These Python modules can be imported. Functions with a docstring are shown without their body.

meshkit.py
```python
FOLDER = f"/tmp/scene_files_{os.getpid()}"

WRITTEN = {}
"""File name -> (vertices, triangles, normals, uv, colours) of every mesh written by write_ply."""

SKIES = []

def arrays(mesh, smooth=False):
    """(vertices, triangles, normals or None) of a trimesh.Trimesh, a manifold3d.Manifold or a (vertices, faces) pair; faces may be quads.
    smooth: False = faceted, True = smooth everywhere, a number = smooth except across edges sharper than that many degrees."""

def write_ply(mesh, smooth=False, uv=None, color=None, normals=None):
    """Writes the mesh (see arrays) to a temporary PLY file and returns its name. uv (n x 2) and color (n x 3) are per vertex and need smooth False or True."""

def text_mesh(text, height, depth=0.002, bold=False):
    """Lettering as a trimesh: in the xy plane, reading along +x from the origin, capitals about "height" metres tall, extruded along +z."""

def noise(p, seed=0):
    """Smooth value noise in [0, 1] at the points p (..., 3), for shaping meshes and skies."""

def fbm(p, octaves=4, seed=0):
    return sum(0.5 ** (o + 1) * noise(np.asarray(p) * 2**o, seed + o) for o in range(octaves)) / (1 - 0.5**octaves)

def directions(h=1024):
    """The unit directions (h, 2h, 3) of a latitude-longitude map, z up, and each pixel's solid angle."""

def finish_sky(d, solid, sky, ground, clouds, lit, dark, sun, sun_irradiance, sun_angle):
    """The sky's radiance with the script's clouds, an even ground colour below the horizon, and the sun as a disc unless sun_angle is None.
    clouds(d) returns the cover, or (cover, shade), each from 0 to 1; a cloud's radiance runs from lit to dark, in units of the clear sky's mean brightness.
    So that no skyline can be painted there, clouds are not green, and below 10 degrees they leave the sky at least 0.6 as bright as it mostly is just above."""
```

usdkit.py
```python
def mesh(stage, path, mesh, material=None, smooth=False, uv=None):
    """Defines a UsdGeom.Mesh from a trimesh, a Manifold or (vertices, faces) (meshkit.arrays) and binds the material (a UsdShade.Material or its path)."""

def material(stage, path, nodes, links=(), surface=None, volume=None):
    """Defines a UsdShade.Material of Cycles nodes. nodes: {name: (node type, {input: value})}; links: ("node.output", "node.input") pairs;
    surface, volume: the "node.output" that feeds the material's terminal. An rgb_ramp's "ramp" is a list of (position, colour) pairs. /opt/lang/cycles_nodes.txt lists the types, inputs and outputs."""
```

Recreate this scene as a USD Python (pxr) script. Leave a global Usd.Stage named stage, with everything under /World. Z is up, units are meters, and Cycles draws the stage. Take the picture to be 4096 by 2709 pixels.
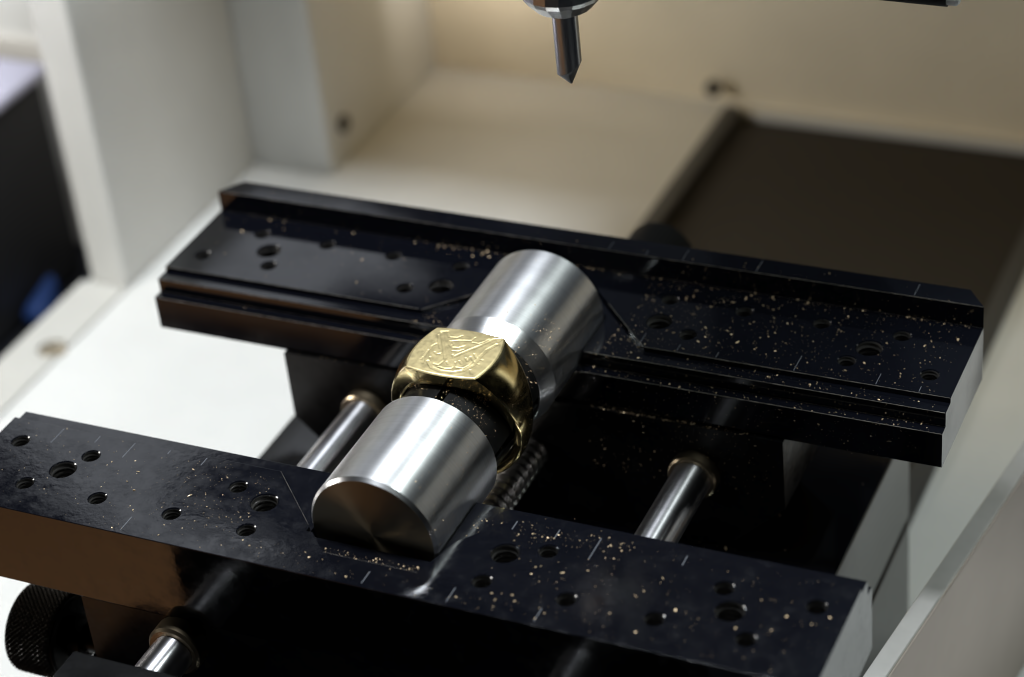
import math, random
import numpy as np, trimesh, manifold3d as m3
from shapely.geometry import Polygon, Point, LineString
from pxr import Usd, UsdGeom, UsdLux, UsdShade, Gf, Sdf, Vt
import usdkit, meshkit
random.seed(7); np.random.seed(7)
rng = np.random.default_rng(11)
MM = 0.001                       # everything below is measured in millimetres; written to the stage in metres
stage = Usd.Stage.CreateInMemory()
UsdGeom.SetStageUpAxis(stage, 'Z'); UsdGeom.SetStageMetersPerUnit(stage, 1.0)
UsdGeom.Xform.Define(stage, '/World'); UsdGeom.Scope.Define(stage, '/World/Looks')

# ------------------------------------------------------------------ camera
CAM = np.array([136.99985, -255.66706, 199.54127])
RIGHT = np.array([0.91026, 0.40351, -0.09279]); DOWN = np.array([0.15519, -0.54026, -0.82706]); FWD = np.array([-0.38386, 0.73844, -0.5544])
cam = UsdGeom.Camera.Define(stage, '/World/camera')
cm = Gf.Matrix4d(*RIGHT, 0, *(-DOWN), 0, *(-FWD), 0, *(CAM * MM), 1)
cam.AddTransformOp().Set(cm)
cam.CreateHorizontalApertureAttr(23.6); cam.CreateVerticalApertureAttr(23.6 * 677 / 1024)
cam.CreateFocalLengthAttr(9146.685 / 4096 * 23.6)
cam.CreateFStopAttr(9.5); cam.CreateFocusDistanceAttr(0.335)
cam.CreateClippingRangeAttr((0.01, 20.0)); cam.CreateExposureAttr(0.6)

# ------------------------------------------------------------------ lamps and added fills
def rect_lamp(name, pos, aim, w, h, power, color, roll=0):
    """power = radiance"""
    L = UsdLux.RectLight.Define(stage, '/World/' + name)
    L.CreateWidthAttr(w * MM); L.CreateHeightAttr(h * MM); L.CreateIntensityAttr(power); L.CreateColorAttr(Gf.Vec3f(*color))
    pos = np.array(pos, float); z = pos - np.array(aim, float); z /= np.linalg.norm(z)
    x = np.cross([0, 1, 0] if abs(z[1]) < .9 else [1, 0, 0], z); x /= np.linalg.norm(x); y = np.cross(z, x)
    L.AddTransformOp().Set(Gf.Matrix4d(*x, 0, *y, 0, *z, 0, *(pos * MM), 1))
    return L
rect_lamp('ceiling_lamp', (-70, 50, 520), (-70, 50, 0), 100, 70, 115.0, (0.92, 0.98, 1.04))
rect_lamp('room_lamp', (-240, -45, 70), (-156, 107, -40), 80, 80, 11.0, (1.0, 0.97, 0.91))
rect_lamp('work_lamp', (97, 54, 260), (58, 54, 0), 12, 100, 75.0, (0.90, 1.0, 0.98))
rect_lamp('wall_fill', (-106, 204, -24), (-108, 228, -25), 46, 8, 8.0, (1.0, 0.90, 0.78))  # added unseen fill that brightens the left of the back wall
rect_lamp('warm_fill', (30, 165, 140), (20, 222, -78), 80, 30, 5.0, (1.0, 0.68, 0.22))  # added unseen warm fill tinting the shaded back floor and wall
rect_lamp('reflection_panel', (-440, 468, 322), (-40, 22, 0), 330, 190, 0.45, (0.92, 0.97, 1.05))  # added glowing panel, unseen, gives the jaw tops their pale reflection

# ------------------------------------------------------------------ materials
def mat(name, base, rough=0.4, metal=0.0, spec=0.5, noise=None, bump=None, extra=None, rvar=None, coat=0, scale_vec=None):
    """noise=(scale_per_m, amount) colour variation; bump=(scale, strength, distance m); rvar=(scale, lo, hi) roughness variation"""
    n = {'p': ('principled_bsdf', dict(base_color=base, roughness=rough, metallic=metal, specular_ior_level=spec, coat_weight=coat, **(extra or {}))),
         'g': ('geometry', {})}
    l = []
    src = 'g.position'
    if scale_vec:
        n['map'] = ('mapping', dict(scale=scale_vec)); l.append(('g.position', 'map.vector')); src = 'map.vector'
    if noise:
        n['n'] = ('noise_texture', dict(scale=noise[0], detail=5.0, roughness=.6)); l.append((src, 'n.vector'))
        lo = tuple(max(0, c * (1 - noise[1])) for c in base); hi = tuple(min(1, c * (1 + noise[1])) for c in base)
        n['r'] = ('rgb_ramp', dict(ramp=[(.3, lo), (.7, hi)])); l += [('n.fac', 'r.fac'), ('r.color', 'p.base_color')]
    if rvar:
        n['n2'] = ('noise_texture', dict(scale=rvar[0], detail=6.0, roughness=.65)); l.append((src, 'n2.vector'))
        n['mr'] = ('map_range', dict(from_min=.35, from_max=.68, to_min=rvar[1], to_max=rvar[2], clamp=True)); l += [('n2.fac', 'mr.value'), ('mr.result', 'p.roughness')]
    if bump:
        n['n3'] = ('noise_texture', dict(scale=bump[0], detail=4.0)); l.append((src, 'n3.vector'))
        n['b'] = ('bump', dict(strength=bump[1], distance=bump[2])); l += [('n3.fac', 'b.height'), ('b.normal', 'p.normal')]
    return usdkit.material(stage, '/World/Looks/' + name, n, l, surface='p.BSDF')

M = {}
M['white_paint'] = mat('white_paint', (.64, .64, .615), .45, noise=(60, .03), bump=(2500, .15, .0002))
M['rim_paint'] = mat('rim_paint', (.50, .49, .45), .5, noise=(60, .03))
M['warm_lit_paint'] = mat('warm_lit_paint', (.84, .75, .58), .4, noise=(40, .04), bump=(2500, .1, .0002))  # warm light on the back wall is put into this colour
M['black_anodized'] = mat('black_anodized', (.003, .0034, .0055), .1, spec=.5, rvar=(90, .05, .13), bump=(4000, .03, .00005), extra=dict(ior=1.77))
M['black_smeared'] = mat('black_smeared', (.0032, .0035, .0055), .2, spec=.6, rvar=(330, .05, .2), bump=(900, .12, .0001), extra=dict(ior=1.77))
M['black_block'] = mat('black_block', (.003, .003, .0032), .25, spec=.4, rvar=(120, .2, .35))
M['thread_metal'] = mat('thread_metal', (.10, .095, .09), .35, metal=.6)
def turned(name, base, rough, aniso, end=False):
    n = {'g': ('geometry', {}), 'p': ('principled_bsdf', dict(metallic=1.0, roughness=rough, anisotropic=aniso)),
         'map': ('mapping', dict(scale=(25, 3500, 25))), 'n': ('noise_texture', dict(scale=1.0, detail=4.0, roughness=.6)),
         'r': ('rgb_ramp', dict(ramp=[(.3, tuple(c * .86 for c in base)), (.7, base)])),
         'n2': ('noise_texture', dict(scale=180, detail=5.0, roughness=.6)), 'mr': ('map_range', dict(from_min=.35, from_max=.7, to_min=rough * .97, to_max=rough * 1.05, clamp=True)),
         'tv': ('vector_math', dict(math_type='multiply', vector2=(1, 0, 1))), 'c': ('combine_xyz', dict(x=0, y=1, z=0)), 'nn': ('vector_math', dict(math_type='normalize'))}
    l = [('g.position', 'map.vector'), ('map.vector', 'n.vector'), ('n.fac', 'r.fac'), ('r.color', 'p.base_color'), ('g.position', 'n2.vector'), ('n2.fac', 'mr.value'), ('mr.result', 'p.roughness')]
    l += [('g.position', 'tv.vector1'), ('tv.vector', 'nn.vector1'), ('nn.vector', 'p.tangent')] if end else [('c.vector', 'p.tangent')]
    return usdkit.material(stage, '/World/Looks/' + name, n, l, surface='p.BSDF')
M['steel'] = turned('steel', (.93, .93, .94), .33, .68)
M['steel_end'] = turned('steel_end', (.60, .52, .37), .36, .85, True)
M['chrome'] = turned('chrome', (.92, .91, .94), .27, .75)
M['bronze'] = mat('bronze', (.50, .40, .27), .3, metal=1)
M['screw_steel'] = mat('screw_steel', (.33, .31, .29), .38, metal=1)
M['black_plastic'] = mat('black_plastic', (.004, .004, .004), .4, spec=.22, rvar=(300, .32, .48))
M['gold_side'] = mat('gold_side', (1.0, .79, .38), .15, metal=1, rvar=(350, .12, .18))
M['gold_top'] = mat('gold_top', (.86, .71, .38), .44, metal=1, rvar=(900, .38, .48))
M['knob_black'] = mat('knob_black', (.045, .038, .03), .38, spec=.5)
M['rubber'] = mat('rubber', (.003, .003, .003), .6, spec=.12)
M['cutter_steel'] = mat('cutter_steel', (.60, .59, .58), .26, metal=1)
M['cutter_tip'] = mat('cutter_tip', (.10, .10, .105), .42, metal=.5)
M['cover_brown'] = mat('cover_brown', (.016, .012, .008), .6, noise=(200, .12))
M['frame_grey'] = mat('frame_grey', (.05, .049, .047), .45)
M['dark_bolt'] = mat('dark_bolt', (.13, .12, .105), .5, metal=.3)
M['brass_bolt'] = mat('brass_bolt', (.32, .27, .19), .45)
M['brushed_alu'] = mat('brushed_alu', (.58, .50, .44), .5, metal=.5, noise=(40, .06))
M['alu_edge'] = mat('alu_edge', (.70, .68, .64), .28, metal=.65, noise=(200, .06))
M['table_wood'] = mat('table_wood', (.34, .16, .065), .5, noise=(30, .3), scale_vec=(1, 8, 1))
M['table_dark'] = mat('table_dark', (.010, .011, .015), .45)
M['dark_case'] = mat('dark_case', (.018, .018, .020), .5)
M['blue_cloth'] = mat('blue_cloth', (.006, .035, .15), .7)
M['pale_wall'] = mat('pale_wall', (.75, .72, .66), .8)
M['violet_top'] = mat('violet_top', (.62, .60, .72), .5)
M['charcoal'] = mat('charcoal', (.020, .027, .045), .5)
M['hose_black'] = mat('hose_black', (.012, .012, .012), .4)
M['white_plastic'] = mat('white_plastic', (.8, .8, .8), .35)
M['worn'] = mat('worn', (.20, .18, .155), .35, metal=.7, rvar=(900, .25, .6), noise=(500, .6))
M['scratch'] = mat('scratch', (.10, .105, .12), .5)
M['silver_dot'] = mat('silver_dot', (.75, .74, .72), .3, metal=1)
M['chip'] = usdkit.material(stage, '/World/Looks/chip', {
    'g': ('geometry', {}), 'r': ('rgb_ramp', dict(ramp=[(0, (.55, .40, .24)), (.3, (.74, .60, .40)), (.65, (.84, .76, .58)), (1, (.90, .89, .86))])),
    'p': ('principled_bsdf', dict(roughness=.38, metallic=.45, specular_ior_level=.6))},
    [('g.random_per_island', 'r.fac'), ('r.color', 'p.base_color')], surface='p.BSDF')

# ------------------------------------------------------------------ helpers
used = {}
def numbered(path):
    k = used.get(path, -1) + 1; used[path] = k
    return path if k == 0 else f'{path}_{k:03d}'
def tag(o, label=None, cat=None, group=None, kind=None):
    o = o.GetPrim() if hasattr(o, 'GetPrim') else o
    for k, v in (('label', label), ('category', cat), ('group', group), ('kind', kind)):
        if v: o.SetCustomDataByKey(k, v)
    return o
def tri(m):
    if isinstance(m, m3.Manifold):
        q = m.to_mesh(); return trimesh.Trimesh(np.asarray(q.vert_properties)[:, :3].astype(float), np.asarray(q.tri_verts), process=False)
    if isinstance(m, (tuple, list)): return trimesh.Trimesh(*m, process=False)
    return m
def obj(name, m, material, parent=None, smooth=30, label=None):
    t = tri(m).copy(); t.vertices = np.asarray(t.vertices) * MM
    base = str(parent.GetPath()) if parent is not None else '/World'
    o = usdkit.mesh(stage, numbered(base + '/' + name), t, material, smooth=smooth).GetPrim()
    if label: tag(o, label)
    return o
def thing(name, label, cat, group=None):
    x = UsdGeom.Xform.Define(stage, numbered('/World/' + name)).GetPrim()
    return tag(x, label, cat, group)
def box(x0, x1, y0, y1, z0, z1, bevel=0):
    if bevel:
        b = bevel; P = []
        for sx in (x0 + b, x1 - b):
            for sy in (y0 + b, y1 - b):
                for sz in (z0 + b, z1 - b):
                    s = m3.Manifold.sphere(b, 12).translate((sx, sy, sz)); P.append(s)
        return m3.Manifold.batch_hull(P)
    return m3.Manifold.cube((x1 - x0, y1 - y0, z1 - z0)).translate((x0, y0, z0))
def extr_x(poly, x0, x1):            # polygon in (y, z) swept along x
    cs = m3.CrossSection([np.array(poly.exterior.coords)[:-1]])
    return m3.Manifold.extrude(cs, x1 - x0).transform(np.array([[0, 0, 1, x0], [1, 0, 0, 0], [0, 1, 0, 0]], float))
def extr_y(poly, y0, y1):            # polygon in (x, z) swept along y
    cs = m3.CrossSection([np.array(poly.exterior.coords)[:-1]])
    return m3.Manifold.extrude(cs, y1 - y0).transform(np.array([[1, 0, 0, 0], [0, 0, -1, y1], [0, 1, 0, 0]], float))
def extr_z(pts, z0, z1):
    p = Polygon(pts); p = p if p.exterior.is_ccw else Polygon(list(p.exterior.coords)[::-1])
    return m3.Manifold.extrude(m3.CrossSection([np.array(p.exterior.coords)[:-1]]), z1 - z0).translate((0, 0, z0))
def ccw(p):
    return p if p.exterior.is_ccw else Polygon(list(p.exterior.coords)[::-1])
def soften(pts, r, rc=0):
    p = Polygon(pts).buffer(-r, join_style='mitre').buffer(r, quad_segs=3)
    if rc: p = p.buffer(rc, join_style='mitre').buffer(-rc, quad_segs=3)
    return ccw(p)
def lathe_y(prof, n=96, cx=0, cz=0, cap=True):
    """closed-ish profile of (radius, y) turned about the y axis; radius 0 at the ends closes it"""
    m = trimesh.creation.revolve(np.array([(r, y) for r, y in prof]), sections=n)     # about z
    v = np.array(m.vertices); m.vertices = np.stack([v[:, 0] + cx, v[:, 2], -v[:, 1] + cz], 1)
    return m
def lathe_z(prof, n=64, c=(0, 0, 0)):
    m = trimesh.creation.revolve(np.array(prof, float), sections=n); m.vertices = np.array(m.vertices) + c
    return m
def lathe_x(prof, n=64, c=(0, 0, 0)):
    m = trimesh.creation.revolve(np.array(prof, float), sections=n); v = np.array(m.vertices)
    m.vertices = np.stack([v[:, 2], v[:, 0], v[:, 1]], 1) + c
    return m
def grid_mesh(V, wrap_u=False, flip=False):
    """V (nu, nv, 3)"""
    nu, nv = V.shape[:2]; iu = np.arange(nu if wrap_u else nu - 1); jv = np.arange(nv - 1)
    i, j = np.meshgrid(iu, jv, indexing='ij'); i2 = (i + 1) % nu
    a, b, c, d = i * nv + j, i2 * nv + j, i2 * nv + j + 1, i * nv + j + 1
    f = np.concatenate([np.stack([a, b, c], -1).reshape(-1, 3), np.stack([a, c, d], -1).reshape(-1, 3)])
    if flip: f = f[:, ::-1]
    return trimesh.Trimesh(V.reshape(-1, 3), f, process=False)

def inner_thread(x, y, z0, z1, r, pitch, depth):
    n = 28; k = int((z0 - z1) / pitch * 4)
    t = np.linspace(0, 2 * np.pi, n, endpoint=False)
    zz = np.linspace(z0, z1, k + 1)
    T, Z = np.meshgrid(t, zz, indexing='ij')
    ph = ((z0 - Z) / pitch + T / (2 * np.pi)) % 1
    fade = np.clip((z0 - Z) / pitch, 0, 1)
    R = r - depth * (1 - np.abs(2 * ph - 1)) * fade
    V = np.stack([x + R * np.cos(T), y + R * np.sin(T), Z], -1)
    return grid_mesh(V, wrap_u=True, flip=False)
def outer_thread_y(x, z, y0, y1, r, pitch, depth):
    n = 32; k = int((y1 - y0) / pitch * 5)
    t = np.linspace(0, 2 * np.pi, n, endpoint=False); yy = np.linspace(y0, y1, k + 1)
    T, Y = np.meshgrid(t, yy, indexing='ij')
    ph = (Y / pitch + T / (2 * np.pi)) % 1
    R = r - depth * (1 - np.abs(2 * ph - 1))
    return grid_mesh(np.stack([x + R * np.cos(T), Y, z + R * np.sin(T)], -1), wrap_u=True, flip=True)

# ------------------------------------------------------------------ the room behind and below
def struct(name, m, material):
    return tag(obj(name, m, material), kind='structure')
struct('table', box(-900, 700, -900, 900, -140, -108), M['table_dark'])
board = obj('wooden_board', box(-560, -96, -520, -119, -107.6, -100, 1.5), M['table_wood'])
tag(board, 'brown wooden board lying on the dark table in front of the machine', 'board')
FZ = -78.0

# ------------------------------------------------------------------ the machine
mach = thing('engraving_machine', 'white painted engraving machine housing with bed, side walls and back wall coloured as warmly lit around the vise', 'machine')
slot = [(-44, 128), (44, 128), (44, 224), (-44, 224)]
bed = box(-163, 150, -72, 240, -106, FZ, 1.2) - box(-44, 44, 60, 224, FZ - 6, FZ + 1)
bed = bed - m3.Manifold.cylinder(10, 3.4, 3.4, 40).translate((-153.6, 80.5, FZ - 4))
obj('bed', bed, M['white_paint'], mach)
rim_bed = box(-163, -150.6, -72, 107.3, FZ, FZ + .8, .3) - m3.Manifold.cylinder(10, 3.4, 3.4, 40).translate((-153.6, 80.5, FZ - 4))
obj('bed_rim', rim_bed, M['rim_paint'], mach)
obj('side_wall', box(-160.5, -150.3, 107.5, 240, FZ, 92, 1.0), M['white_paint'], mach)
obj('corner_panel', box(-150.3, -128, 168, 240, FZ, 92, 1.0), M['white_paint'], mach)
bw = obj('back_wall', box(-128, 150, 228, 240, FZ, 150), M['warm_lit_paint'], mach)
obj('dark_mirror_panel', box(98, 101, 68, 228, FZ, -28, .5), M['charcoal'], mach)  # added unseen dark panel, darkens the reflection in the rear jaw end
obj('side_wall', box(150, 163, 107.5, 240, FZ, 92, 1.0), M['white_paint'], mach)
obj('hood', box(-165, 150, 116, 226, 150, 153, 1), M['charcoal'], mach)
obj('tool_column', box(-118, 118, 200, 227.5, 24, 149, 2), M['charcoal'], mach)
cov = obj('slot_cover', box(-40, 40, 60, 223.8, FZ - 5, FZ - 2), M['cover_brown'], mach)
for s in (-1, 1):
    a, b = sorted((s * 40.2, s * 44.6))
    obj('slot_rail', box(a, b, 60, 224, FZ - 3, FZ + 1.6, .5), M['frame_grey'], mach)
def bolt_head(axis, c, r, h, name, material):
    prof = [(0, 0), (r, 0), (r, h * .7), (r * .8, h), (r * .45, h), (r * .45, h * .4), (0, h * .4)]
    if axis == 'x': m = lathe_x(prof, 32, c)
    elif axis == 'z': m = lathe_z(prof, 32, c)
    else: m = lathe_y([(a, -b) for a, b in prof], 32); m.vertices = np.array(m.vertices) + c
    obj(name, m, material, mach)
bolt_head('x', (-128, 176, -67.5), 2.3, 1.4, 'bolt', M['dark_bolt'])
bolt_head('y', (-47.5, 224.3, -72), 2.2, 2.0, 'bolt', M['dark_bolt'])
bolt_head('z', (-153.6, 80.5, FZ - 2.4), 3.2, 2.4, 'bolt', M['brass_bolt'])

# ------------------------------------------------------------------ the vise
ZT = -0.48; ZF = -1.32
L = 67.9
vise = thing('vise', 'black anodized two jaw machine vise drilled with threaded holes and dusted with brass chips', 'vise')
rear_prof = soften([(37.9, -10.02), (37.9, 3.4), (33.6, 3.4), (33.6, ZT), (14.4, ZT), (14.4, ZF), (11.7, ZF), (11.7, -3.83), (9.77, -3.83), (9.77, -10.02)], .13, .12)
plan_r = [(-L, 9), (L, 9), (L, 33.6), (L - 3.47, 38.2), (-L + 3.47, 38.2), (-L, 33.6)]
def mirrored(y): return -16.6 - y
small_r = [(18.6, 28.1), (24.8, 19.5), (31.1, 28.1), (43.8, 28.2), (56.6, 28.3), (50.5, 19.5), (63.4, 19.4)]
big_r = [(19.2, 21.7), (52.8, 23.7)]
small = small_r + [(-x, y) for x, y in small_r]; big = big_r + [(-x, y) for x, y in big_r]
def drill_holes(jaw, sm, bg, depth):
    for pts, r in ((sm, 1.34), (bg, 2.0)):
        for x, y in pts:
            jaw -= m3.Manifold.cylinder(depth + 3, r, r, 36).translate((x, y, ZT - depth))
            jaw -= m3.Manifold.cylinder(.16, r, r + .16, 36).translate((x, y, ZT - .15))
    return jaw
jaw = extr_x(rear_prof, -L, L) ^ extr_z(plan_r, -20, 10)
jaw -= extr_z([(-20, 14), (20, 14), (19.3, 14.4), (4.3, 29.6), (-4.3, 29.6), (-19.3, 14.4)], ZF, 0)
jaw -= m3.Manifold.cylinder(22, 10.12, 10.12, 128).rotate((-90, 0, 0)).translate((0, 0, 0))
jaw = drill_holes(jaw, small, big, 8)
rear = obj('jaw', jaw, M['black_anodized'], vise, smooth=25, label='rear jaw with raised ledge along its back')
jf_prof = soften([(-30.85, ZT), (-30.85, ZF), (-28.1, ZF), (-28.1, -3.83), (-26.2, -3.83), (-26.2, -14.8), (-51.0, -14.8), (-51.0, ZT)], .13, .12)
jaw = extr_x(jf_prof, -L, L)
jaw -= extr_z([(-20.5, -30.4), (17.5, -30.4), (17.5, -30.9), (11.6, -38), (9.2, -45.8), (-5.6, -45.8), (-20.5, -30.9)], ZF, 0)
jaw -= m3.Manifold.cylinder(17, 10.12, 10.12, 128).rotate((-90, 0, 0)).translate((0, -42.3, 0))
jaw = drill_holes(jaw, [(x, mirrored(y)) for x, y in small], [(x, mirrored(y)) for x, y in big], 11)
front = obj('jaw', jaw, M['black_smeared'], vise, smooth=25, label='front jaw with oil smears and chips on its flat top')
for parent, f in ((rear, lambda y: y), (front, mirrored)):
    for x, y in small:
        obj('threaded_hole', inner_thread(x, f(y), ZT - .18, ZT - 6, 1.33, .55, .20), M['thread_metal'], parent, smooth=50)
    for x, y in big:
        obj('threaded_hole', inner_thread(x, f(y), ZT - .18, ZT - 7.4, 1.99, .85, .34), M['thread_metal'], parent, smooth=50)
# scribed graduation marks, a quarter inch apart
def scribe(x, y0, y1, z, parent, w=.08):
    obj('scribe_line', box(x - w / 2, x + w / 2, y0, y1, z - .02, z + .004), M['scratch'], parent, smooth=False)
for x, y1 in ((18.4, 18.0), (24.7, 16.5), (31.1, 16.2), (43.6, 18.8), (56.4, 17.6), (63.0, 16.1)): scribe(x, 14.75, y1, ZT, rear)
for x, y1 in ((5.9, 36.4), (12.4, 35.4), (18.7, 37.2), (31.2, 37.2), (56.9, 37.2)): scribe(x, 34.0, y1, 3.4, rear)
for x, y0 in ((-58.5, -35), (-51.85, -33), (-45.6, -35), (-39.3, -32.2), (-32.9, -33.2), (18.0, -33.2), (24.5, -33.3), (30.8, -36), (43.5, -33.4)): scribe(x, y0, -31.3, ZT, front, .12)
for x, y1 in ((28.7, -47.4), (15.7, -47.1), (2.8, -47.6), (-36.4, -47.1)): scribe(x, -50.2, y1, ZT, front, .12)
# bare metal showing along the handled edges
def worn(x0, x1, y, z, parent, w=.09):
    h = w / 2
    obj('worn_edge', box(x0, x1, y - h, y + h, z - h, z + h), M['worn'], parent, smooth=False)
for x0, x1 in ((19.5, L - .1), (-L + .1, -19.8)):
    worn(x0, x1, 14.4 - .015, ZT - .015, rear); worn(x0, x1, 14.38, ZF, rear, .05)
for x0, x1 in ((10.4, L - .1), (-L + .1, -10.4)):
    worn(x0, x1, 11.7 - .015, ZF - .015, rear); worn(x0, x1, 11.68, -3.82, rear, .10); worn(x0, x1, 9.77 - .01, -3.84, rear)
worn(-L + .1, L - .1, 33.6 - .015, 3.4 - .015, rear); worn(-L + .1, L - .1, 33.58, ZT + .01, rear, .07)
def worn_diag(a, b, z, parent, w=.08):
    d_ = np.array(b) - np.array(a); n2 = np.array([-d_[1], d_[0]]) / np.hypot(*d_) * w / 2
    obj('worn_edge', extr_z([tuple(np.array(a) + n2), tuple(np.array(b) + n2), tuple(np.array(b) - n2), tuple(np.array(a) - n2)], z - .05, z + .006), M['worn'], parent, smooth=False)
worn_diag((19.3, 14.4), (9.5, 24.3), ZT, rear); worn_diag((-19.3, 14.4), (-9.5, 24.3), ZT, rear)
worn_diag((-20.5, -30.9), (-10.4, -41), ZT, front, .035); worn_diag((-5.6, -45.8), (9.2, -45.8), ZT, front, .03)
# carriage blocks under the jaws
tap = soften([(-43.5, -10.02), (-43.5, -23.0), (-33.2, -33.0), (33.2, -33.0), (43.5, -23.0), (43.5, -10.02)], .25)
blk = extr_y(tap, 9.05, 34)
for s in (-1, 1): blk -= m3.Manifold.cylinder(30, 4.0, 4.0, 48).rotate((-90, 0, 0)).translate((s * 29, 5, -18.8))
obj('carriage_block', blk, M['black_block'], vise)
tap2 = soften([(-46, -14.8), (-46, -33.0), (46, -33.0), (46, -14.8)], .25)
obj('carriage_block', extr_y(tap2, -51.0, -27), M['black_block'], vise)
obj('end_plate', box(-38.2, 46, -70, -64, -53, -12.2, .4), M['black_block'], vise)
obj('base', box(-52, 52, -70, 49.5, -53.0, -33.0, .4), M['black_anodized'], vise)
obj('base', box(-50.6, 50.6, -69, 48.5, -54.4, -53.0), M['black_block'], vise, label='thin recessed seam between the two base slabs')
obj('base', box(-52, 52, -70, 49.5, FZ, -54.4, .4), M['black_anodized'], vise, label='lower base slab')
for s in (-1, 1):
    obj('guide_rod', lathe_y([(0, -66), (3.15, -66), (3.15, 33), (0, 33)], 64, s * 29, -18.8), M['chrome'], vise, smooth=40)
    obj('bushing', lathe_y([(3.2, 6.9), (3.7, 6.9), (4.0, 7.2), (4.0, 9.3), (3.2, 9.3)], 56, s * 29, -18.8), M['bronze'], vise, smooth=35)
    obj('bushing', lathe_y([(3.2, -54.0), (3.9, -54.0), (4.3, -53.6), (4.3, -50.8), (3.2, -50.8)], 56, s * 29, -18.8), M['bronze'], vise, smooth=35)
obj('lead_screw', outer_thread_y(0.8, -20.5, -30, 12, 3.1, 1.7, .8), M['screw_steel'], vise, smooth=50)
# knurled lock knob on the left of the front carriage
def knurled_x(x0, x1, r, n=54):
    t = np.linspace(0, 2 * np.pi, n * 4, endpoint=False); xx = np.linspace(x0, x1, 49)
    T, X = np.meshgrid(t, xx, indexing='ij'); q = (X - x0) / r
    a = np.abs(((T * n / (2 * np.pi) + q * n / (2 * np.pi)) % 1) * 2 - 1); b = np.abs(((T * n / (2 * np.pi) - q * n / (2 * np.pi)) % 1) * 2 - 1)
    e = np.clip(np.minimum(X - x0, x1 - X) / .6, 0, 1)
    R = r - .5 * np.maximum(1 - 1.6 * a, 0) - .5 * np.maximum(1 - 1.6 * b, 0) - .5 * (1 - e) ** 2
    m = grid_mesh(np.stack([X, R * np.cos(T), R * np.sin(T)], -1), wrap_u=True)
    ends = lathe_x([(0, x0), (r - .5, x0)], n * 4); ends2 = lathe_x([(r - .5, x1), (0, x1)], n * 4)
    return trimesh.util.concatenate([m, ends, ends2])
kc = np.array([1.2, -44.0, -31.0])
km = knurled_x(-65, -57, 7.4); km.vertices = np.array(km.vertices) + kc
kn = obj('lock_knob', km, M['knob_black'], vise, smooth=35)
obj('hub', lathe_x([(0, -57.02), (6.6, -57.02), (6.6, -56.6), (6.2, -56.3), (3.4, -56.3), (3.2, -54.0), (2.0, -54.0), (2.0, -45), (0, -45)], 64, kc), M['black_plastic'], kn)
obj('rear_knob', lathe_y([(0, 49.6), (4, 49.6), (4, 55), (6.0, 55), (6.4, 55.4), (6.4, 64), (5.8, 64.6), (0, 64.6)], 64, 2.5, -16.2), M['rubber'], vise, smooth=35)

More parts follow.
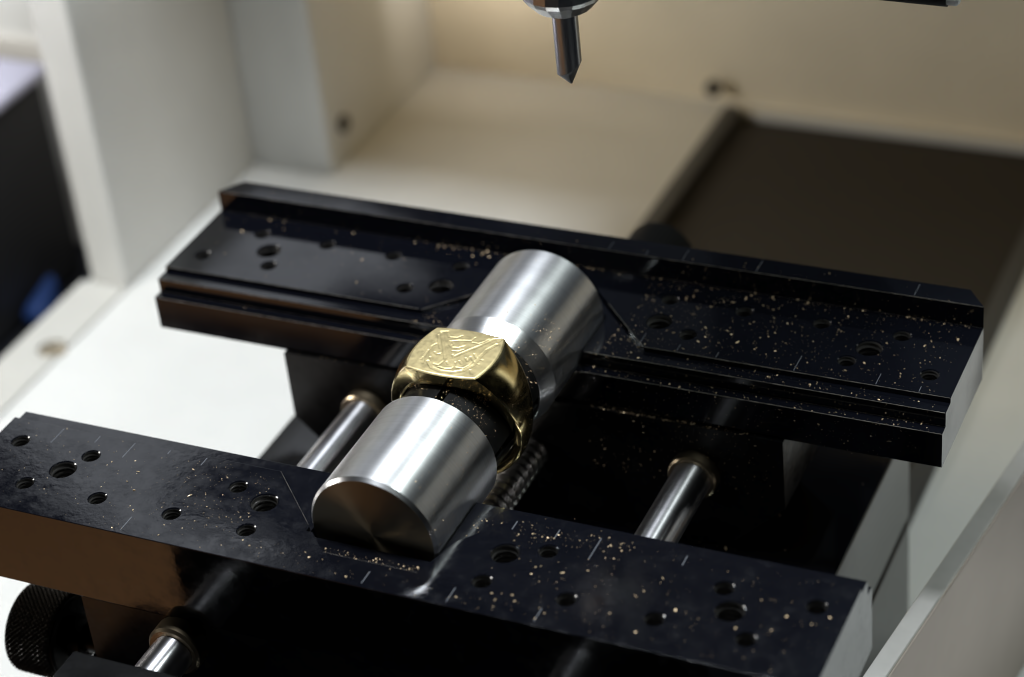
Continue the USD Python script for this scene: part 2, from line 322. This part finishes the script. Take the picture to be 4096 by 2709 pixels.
# ------------------------------------------------------------------ mandrel that carries the ring
man = thing('ring_mandrel', 'bright turned steel mandrel in two halves with a black sleeve, clamped between the jaws', 'mandrel')
obj('steel_body', lathe_y([(9.55, -41.03), (10, -40.5), (10, -20.6), (9.9, -20.5), (0, -20.5)], 160), M['steel'], man, smooth=25, label='near steel cylinder')
obj('end_face', lathe_y([(0, -41.03), (9.55, -41.03)], 160), M['steel_end'], man)
obj('steel_body', lathe_y([(0, -2.3), (8.95, -2.3), (9.02, -2.2), (10, 1.2), (10, 1.3), (10, 20.9), (9.6, 21.3), (0, 21.3)], 160), M['steel'], man, smooth=8, label='far steel cylinder with a chamfered shoulder')
slv = m3.Manifold.cylinder(18.2, 8.75, 8.75, 128).rotate((-90, 0, 0)).translate((0, -20.5, 0)) + m3.Manifold.cylinder(2.8, 8.98, 8.98, 128).rotate((-90, 0, 0)).translate((0, -5.1, 0))
for a in (6, 96, 186, 276):
    slv -= box(-.7, .7, -19.2, -3, 6.5, 12).rotate((0, a, 0))
obj('sleeve', slv, M['black_plastic'], man, smooth=30)

# ------------------------------------------------------------------ the signet ring
STROKES = [[(-4.19, 4.03), (-2.6, 1.27), (-0.82, -1.94)], [(-4.47, 4.37), (-3.43, 4.73), (-3.16, 4.14)], [(-4.4, 3.4), (-3.85, 2.23), (-2.71, 0.31)], [(-3.71, 1.23), (-4.09, 0.47), (-3.97, -0.25)], [(-4.11, -0.66), (-4.0, -2.3), (-3.47, -3.99)], [(-2.98, -0.89), (-2.45, -1.3), (-1.98, -0.98)], [(-2.96, -3.29), (-1.77, -4.6), (-0.21, -5.06), (1.83, -4.91), (3.11, -4.09), (4.08, -2.35), (4.1, 0.04), (4.31, 1.77), (5.1, 3.49)], [(-3.08, -2.22), (-2.14, -3.61), (-1.02, -3.83), (-0.69, -2.64), (-0.78, -1.74)], [(-0.87, -4.15), (0.25, -4.38), (1.23, -4.09), (1.44, -3.48), (1.13, -2.47)], [(1.61, -3.61), (2.89, -3.61), (3.5, -2.52), (3.54, -1.41), (2.79, -0.52)], [(-3.13, 3.96), (-2.61, 3.35), (-1.33, 3.52), (-0.82, 4.24)], [(-1.64, 2.49), (-0.72, 2.94), (1.11, 3.38), (1.26, 4.27)], [(1.4, 2.99), (2.45, 2.92), (3.11, 3.67), (3.45, 4.42)], [(-1.99, 2.39), (-1.7, 1.53), (-1.22, 1.11), (-1.23, 1.86), (-1.69, 2.48)], [(-1.14, 0.94), (-0.07, 1.07), (0.63, 1.74)], [(-0.52, 0.1), (0.41, 0.27), (0.91, 0.88)], [(0.45, -1.01), (1.5, 0.59), (2.87, 2.48), (4.2, 4.74), (5.2, 5.02), (5.02, 4.41)], [(-0.05, -0.79), (0.31, -1.42)], [(1.57, -1.98), (2.12, -2.55)], [(2.16, -1.07), (2.75, -1.64), (2.7, -0.55)], [(2.94, 0.26), (3.73, -0.62), (4.84, -0.85)], [(3.54, -1.41), (4.69, -1.99)], [(4.06, -3.63), (4.7, -4.53)], [(-0.17, -2.67), (0.21, -3.11)], [(-4.13, -3.08), (-4.12, -2.52)]]
WIDE = {0: .26, 6: .34, 16: .30}
RY, ZS, RI = -10.6, 11.3, 9.0
HX, HY, BX, BY = 5.65, 5.4, 1.0, .65
def engraved(X, Y):
    from shapely import distance, points, linestrings
    h = np.zeros(X.shape)
    P = points(X.ravel(), Y.ravel())
    for k, s in enumerate(STROKES):
        w = WIDE.get(k, .17) * .72
        d = distance(P, linestrings(s)).reshape(X.shape)
        h = np.maximum(h, np.clip((w + .08 - d) / .10, 0, 1) * (.042 if k in WIDE else .036))
    return h
ring = thing('signet_ring', 'polished gold signet ring with an engraved cushion shaped face, clamped on the mandrel', 'ring')
nS = 150
s = np.linspace(-1, 1, nS); 
nU = 150; u = np.linspace(-1, 1, nU)
U, S = np.meshgrid(u, s, indexing='ij')
X = U * (HX + BX * (1 - S ** 2)); Y = S * (HY + BY * (1 - U ** 2))
edge = np.maximum(np.abs(U), np.abs(S))
Z = ZS - engraved(X, Y) - .2 * np.clip((edge - .95) / .05, 0, 1) ** 1.5 + .06 * (1 - U ** 2) * (1 - S ** 2)
top = grid_mesh(np.stack([X, Y + RY, Z], -1))
# shoulders and shank, from the right edge of the face round underneath to the left edge
TC = math.atan2(HX, ZS)
nT = 220; th = np.linspace(TC, 2 * np.pi - TC, nT)
d = np.minimum(th, 2 * np.pi - th)                      # angle from the top
q = np.clip((d - TC) / (math.radians(104) - TC), 0, 1)
rc = math.hypot(HX, ZS) - .08
r_out = rc + (10.45 - rc) * (1 - (1 - q) ** 2.3)
w_out = HY + (1.85 - HY) * q ** .92
w_out = w_out - .25 * np.clip((d - math.radians(104)) / 1.2, 0, 1)
ns2 = 41; s2 = np.linspace(-1, 1, ns2)
Th, S2 = np.meshgrid(th, s2, indexing='ij')
dec = np.clip(1 - q, 0, 1)[:, None] ** 2
Rr = r_out[:, None] + .28 * (1 - S2 ** 2) * np.clip(q * 4, 0, 1)[:, None] - .14 * np.clip((np.abs(S2) - .93) / .07, 0, 1) ** 1.5
Xo = Rr * np.sin(Th) + np.where(Th < np.pi, 1, -1) * BX * (1 - S2 ** 2) * dec
Zo = Rr * np.cos(Th)
Zo[0], Zo[-1] = Z[-1, 0], Z[0, 0]
Zo[0] = np.interp(s2, s, Z[-1]); Zo[-1] = np.interp(s2, s, Z[0])
Xo[0] = np.interp(s2, s, X[-1]); Xo[-1] = np.interp(s2, s, X[0])
Yo = S2 * w_out[:, None] + RY
shank = grid_mesh(np.stack([Xo, Yo, Zo], -1))
# closing bands: front and rear faces from the outer rim to the finger hole, then the bore
def rim(side):
    j = 0 if side < 0 else -1
    face = np.stack([X[:, j], Y[:, j] + RY, Z[:, j]], 1)
    sh = np.stack([Xo[:, j], Yo[:, j], Zo[:, j]], 1)
    return np.vstack([face, sh[1:-1]])
rims = {sd: rim(sd) for sd in (-1, 1)}
ang = np.arctan2(rims[-1][:, 0], rims[-1][:, 2])
def bore(side, rim_pts, r=RI, inset=.96):
    w = np.abs(rim_pts[:, 1] - RY) * inset
    return np.stack([r * np.sin(ang), RY + side * w, r * np.cos(ang)], 1)
parts = []
for sd in (-1, 1):
    o_, b_ = rims[sd], bore(sd, rims[sd])
    b2 = bore(sd, rims[sd], RI - .0, .88)
    lip = b_.copy(); lip[:, [0, 2]] *= (RI + .18) / RI
    rows = [o_] + [o_ + (lip - o_) * t + np.stack([0 * t * ang, sd * .04 * math.sin(math.pi * t) * np.ones(len(ang)), 0 * ang], 1) for t in (.25, .5, .75)] + [lip, b2]
    parts.append(grid_mesh(np.stack(rows, 1), wrap_u=True, flip=sd > 0))
bf, bb = bore(-1, rims[-1], RI, .88), bore(1, rims[1], RI, .88)
parts.append(grid_mesh(np.stack([bf, bb], 1), wrap_u=True))
band = trimesh.util.concatenate([shank] + parts)
obj('band', band, M['gold_side'], ring, smooth=32)
obj('signet_face', top, M['gold_top'], ring, smooth=40)

# ------------------------------------------------------------------ spindle with the engraving cutter
sp = thing('engraving_spindle', 'steel spindle nose holding a pointed carbide engraving cutter above the vise', 'spindle')
cx, cy, cz = 8.3, 20.0, 41.2
nose = lathe_z([(2.4, 11.9), (4.3, 12.9), (6.0, 14.8), (6.4, 15.6), (6.4, 40), (0, 40)], 20, (cx, cy, cz))
obj('collet_nose', nose, M['cutter_steel'], sp, smooth=12)
rad = 1.92
sh_ = m3.Manifold.cylinder(13.5, rad, rad, 48).translate((0, 0, 1.1))
sh_ -= box(-3, -rad + .22, -3, 3, 0, 9.6)
ca, sa, kk = math.cos(.41), math.sin(.41), .95 / rad
nl = math.sqrt(1 + kk * kk)
sh_ = sh_.trim_by_plane((-ca * kk / nl, -sa * kk / nl, 1 / nl), 2.9 / nl)
obj('cutter_shank', sh_.translate((cx, cy, cz)), M['cutter_steel'], sp, smooth=25)
tip = m3.Manifold.hull_points(np.array([(rad * math.cos(a) * .985, rad * math.sin(a) * .985, 2.88 + .95 * math.cos(a - .41)) for a in np.linspace(0, 2 * np.pi, 24, endpoint=False)] + [(.12, .1, 0), (.0, 0, .03), (.2, .12, .04)]))
obj('cutter_tip', tip.translate((cx, cy, cz)), M['cutter_tip'], sp, smooth=20)
obj('spindle_head', box(cx - 24, cx + 24, 30, 128, 84, 140, 2), M['charcoal'], sp)
obj('light_blocker', box(-62, 118, 128.5, 138, 45, 149, 2), M['charcoal'], sp)  # added unseen slab that keeps the work lamp off the back floor
obj('spindle_motor', lathe_z([(0, 38), (11, 38), (12, 39), (12, 100), (0, 100)], 48, (cx, cy, cz)), M['charcoal'], sp)

# black air line with a white end, at the top edge of the view
hose = thing('air_line', 'thin black air line with a white end cap above the rear of the vise', 'air line')
obj('tube', lathe_x([(0, 30), (1.5, 30), (1.5, 60), (0, 60)], 32, (0, 40, 51.6)), M['hose_black'], hose)
obj('end_cap', lathe_x([(0, 60), (1.25, 60), (1.25, 61.3), (.9, 61.7), (0, 61.7)], 32, (0, 40, 51.6)), M['white_plastic'], hose)

# ------------------------------------------------------------------ aluminium plate standing at the right
pl = thing('side_plate', 'upright brushed aluminium plate with a milled top edge at the lower right', 'plate')
def along(p0, p1, t): return np.array(p0) + (np.array(p1) - np.array(p0)) * t
a0, a1 = (53.6, -75.0), (76.0, 86.0)
n_ = np.array([a1[1] - a0[1], -(a1[0] - a0[0])], float); n_ /= np.linalg.norm(n_)
def slab(t0, t1, off0, off1, z0, z1, bev=.3):
    pts = []
    for t in (t0, t1):
        for o in (off0 + bev, off1 - bev):
            for z in (z0 + bev, z1 - bev):
                q_ = along(a0, a1, t) + n_ * o; pts.append(m3.Manifold.sphere(bev, 10).translate((q_[0], q_[1], z)))
    return m3.Manifold.batch_hull(pts)
obj('plate_body', slab(0, 1, 0, 3.6, FZ, -33.6, .3), M['brushed_alu'], pl)
obj('milled_edge', slab(0, 1, .25, 3.35, -33.6, -33.0, .2), M['alu_edge'], pl)

# ------------------------------------------------------------------ blurred things beyond the left wall
case = thing('equipment_case', 'dark equipment case with a pale violet top, out of focus beyond the left wall', 'case')
obj('body', box(-420, -198, -10, 153, -107.9, -51, 3), M['dark_case'], case)
obj('lid', box(-420, -197, -11, 154, -51, -48, 1), M['violet_top'], case)
rag = tag(obj('blue_rag', m3.Manifold.batch_hull([m3.Manifold.sphere(r, 20).translate(c) for c, r in (((-193, 124, -103), 3.6), ((-193.6, 130, -104), 3.0)  , ((-194.2, 133, -99), 1.6))]), M['blue_cloth']), 'small blue rag lying beside the dark case at the left edge', 'rag')
cream = tag(obj('cream_box', box(-460, -176, 162, 300, -107.9, -46, 2), M['pale_wall']), 'cream coloured box, out of focus at the top left corner', 'box')
struct('far_wall', box(-1200, 900, 900, 920, -140, 700), M['pale_wall'])

# ------------------------------------------------------------------ brass chips
def chip_batch(pos, size, normal_axis=2):
    base = trimesh.creation.icosphere(0)                  # 20 faces
    bv, bf = np.array(base.vertices), np.array(base.faces)
    n = len(pos); V = np.repeat(bv[None], n, 0) * (1 + .45 * rng.uniform(-1, 1, (n, len(bv), 1)))
    V *= np.stack([rng.uniform(.6, 1.6, n) * np.where(rng.random(n) < .22, rng.uniform(1.3, 2.2, n), 1), rng.uniform(.5, 1.2, n), rng.uniform(.3, .7, n)], 1)[:, None]
    a = rng.uniform(0, 2 * np.pi, n); c, s_ = np.cos(a), np.sin(a)
    Rm = np.zeros((n, 3, 3)); Rm[:, 0, 0] = c; Rm[:, 0, 1] = -s_; Rm[:, 1, 0] = s_; Rm[:, 1, 1] = c; Rm[:, 2, 2] = 1
    tl = rng.normal(0, .35, n); Rt = np.zeros((n, 3, 3)); Rt[:, 0, 0] = 1; Rt[:, 1, 1] = np.cos(tl); Rt[:, 1, 2] = -np.sin(tl); Rt[:, 2, 1] = np.sin(tl); Rt[:, 2, 2] = np.cos(tl)
    V = np.einsum('nij,njk,nlk->nli', Rm, Rt, V) * (np.asarray(size) / 2)[:, None, None]
    V += np.asarray(pos)[:, None]
    F = bf[None] + (np.arange(n) * len(bv))[:, None, None]
    return V.reshape(-1, 3), F.reshape(-1, 3)
CP, CS = [], []
def sprinkle(n, fx, smin=.10, smax=.34, pw=2.6):
    k = 0
    while k < n:
        x, y, z = fx()
        if abs(z - ZT) < .3 and any((x - a) ** 2 + (y - b) ** 2 < 5 for a, b in ALLH): continue
        sz = .06 + (smax * .9 - .06) * random.random() ** (pw + 1.8)
        CP.append((x, y, z + sz * .15)); CS.append(sz); k += 1
ALLH = [(x, y) for x, y in small + big] + [(x, mirrored(y)) for x, y in small + big]
U_ = random.uniform; N_ = random.gauss
def in_notch(x, y): return abs(x) < 19.3 - (y - 14.4) and y < 29.6
def rear_plate_r():
    while True:
        x = 14 + 52 * random.random() ** 1.25; y = U_(14.6, 33.4)
        if not in_notch(x, y): return x, y, ZT
sprinkle(420, rear_plate_r, .10, .38)
sprinkle(420, rear_plate_r, .05, .13)
sprinkle(260, lambda: (U_(-20, 66), U_(9.9, 14.2), ZF if random.random() < .5 else -3.82), .05, .13)
def rear_plate_l():
    while True:
        x = U_(-66, -8); y = 33.4 - 18 * random.random() ** 1.5
        if not in_notch(x, y): return x, y, ZT
sprinkle(120, rear_plate_l, .14, .42)
sprinkle(55, lambda: (U_(-60, 64), U_(33.9, 37.4), 3.42), .1, .34)
sprinkle(170, lambda: (U_(-30, 66), 33.5 - abs(N_(0, .35)), ZT), .12, .46)
sprinkle(70, lambda: (U_(-20, 66), 33.5, U_(ZT, 3.2)), .10, .26)           # clinging to the front of the ledge
sprinkle(150, lambda: (U_(-20, 66), U_(11.9, 14.2), ZF), .10, .36)
sprinkle(170, lambda: (U_(-20, 66), U_(9.9, 11.6), -3.82), .10, .40)
sprinkle(14, lambda: (U_(-66, -20), U_(9.9, 14.2), -3.82), .14, .36)
sprinkle(270, lambda: (U_(10, 64), 9.72, -3.9 - 6 * random.random()), .08, .26)
sprinkle(170, lambda: (12 + abs(N_(0, 12)), U_(9.1, 9.7), -10.0), .12, .40)
sprinkle(60, lambda: (U_(-43, 43), U_(9.1, 9.7), -10.0), .10, .3)
sprinkle(320, lambda: (U_(11, 42), 9.0, U_(-22, -10)), .10, .34)
sprinkle(110, lambda: (N_(15.5, 2.0), N_(17, 3), ZF), .1, .32)
sprinkle(50, lambda: (N_(-15, 2.2), N_(17, 2.5), ZF), .1, .32)
def front_plate():
    while True:
        x = U_(-66, 66); y = U_(-50.5, -31)
        if -20 < x < 17.5 and y > -46: continue
        return x, y, ZT
sprinkle(230, front_plate, .12, .42, 2.2)
sprinkle(260, front_plate, .06, .15)
sprinkle(120, lambda: (U_(-34, -19.5), U_(-46, -31.5), ZT), .08, .26)
sprinkle(120, lambda: (U_(18.5, 36), N_(-32.6, 1.2), ZT), .10, .34)
sprinkle(120, lambda: (U_(-7, 9.5), U_(-45.6, -43.8), ZF), .12, .36)
sprinkle(50, lambda: (U_(11.5, 17), U_(-36, -31), ZF), .1, .3)
sprinkle(300, lambda: (N_(27, 7), U_(-24, 9), -32.95), .16, .5, 1.4)
sprinkle(90, lambda: (U_(-40, 50), U_(-25, 44), -32.95), .12, .40)
def on_cyl(y0, y1, amu, asd, r=10.0):
    def f():
        a = math.radians(N_(amu, asd)); y = U_(y0, y1)
        return r * math.cos(a), y, r * math.sin(a) - .02
    return f
sprinkle(120, on_cyl(1.4, 8, 38, 12), .06, .26)
sprinkle(60, on_cyl(1.4, 20, 45, 28), .05, .18)
sprinkle(110, on_cyl(-40, -21, 38, 20), .06, .22)
sprinkle(110, on_cyl(-2.2, 1.0, 60, 28, 9.65), .06, .24)
sprinkle(150, on_cyl(-20.2, -15.6, 55, 22, 8.8), .07, .26)
sprinkle(70, on_cyl(-5.0, -2.4, 48, 18, 9.2), .07, .24)
sprinkle(90, lambda: (N_(-2.5, 1.2), N_(-16.0, .5), 8.45), .08, .26)
k_ = []
for i in rng.integers(10, nT - 10, 260):
    j = rng.integers(1, ns2 - 1)
    if th[i] < math.radians(130) and rng.random() < .5: k_.append((Xo[i, j], Yo[i, j], Zo[i, j]))
for pt in k_: CP.append(pt); CS.append(.05 + .16 * random.random() ** 2)
for i in range(160):                                    # swarf packed under the front of the ring head
    a = math.radians(U_(-42, 48)); r = U_(8.8, 9.4)
    CP.append((r * math.sin(a), -15.0 - U_(0, .45), r * math.cos(a))); CS.append(.07 + .16 * random.random())
chips = obj('brass_chips', chip_batch(CP, CS), M['chip'], smooth=False)
tag(chips, 'tan brass chips and dust scattered over the vise jaws, mandrel and ring', 'metal chips', kind='stuff')
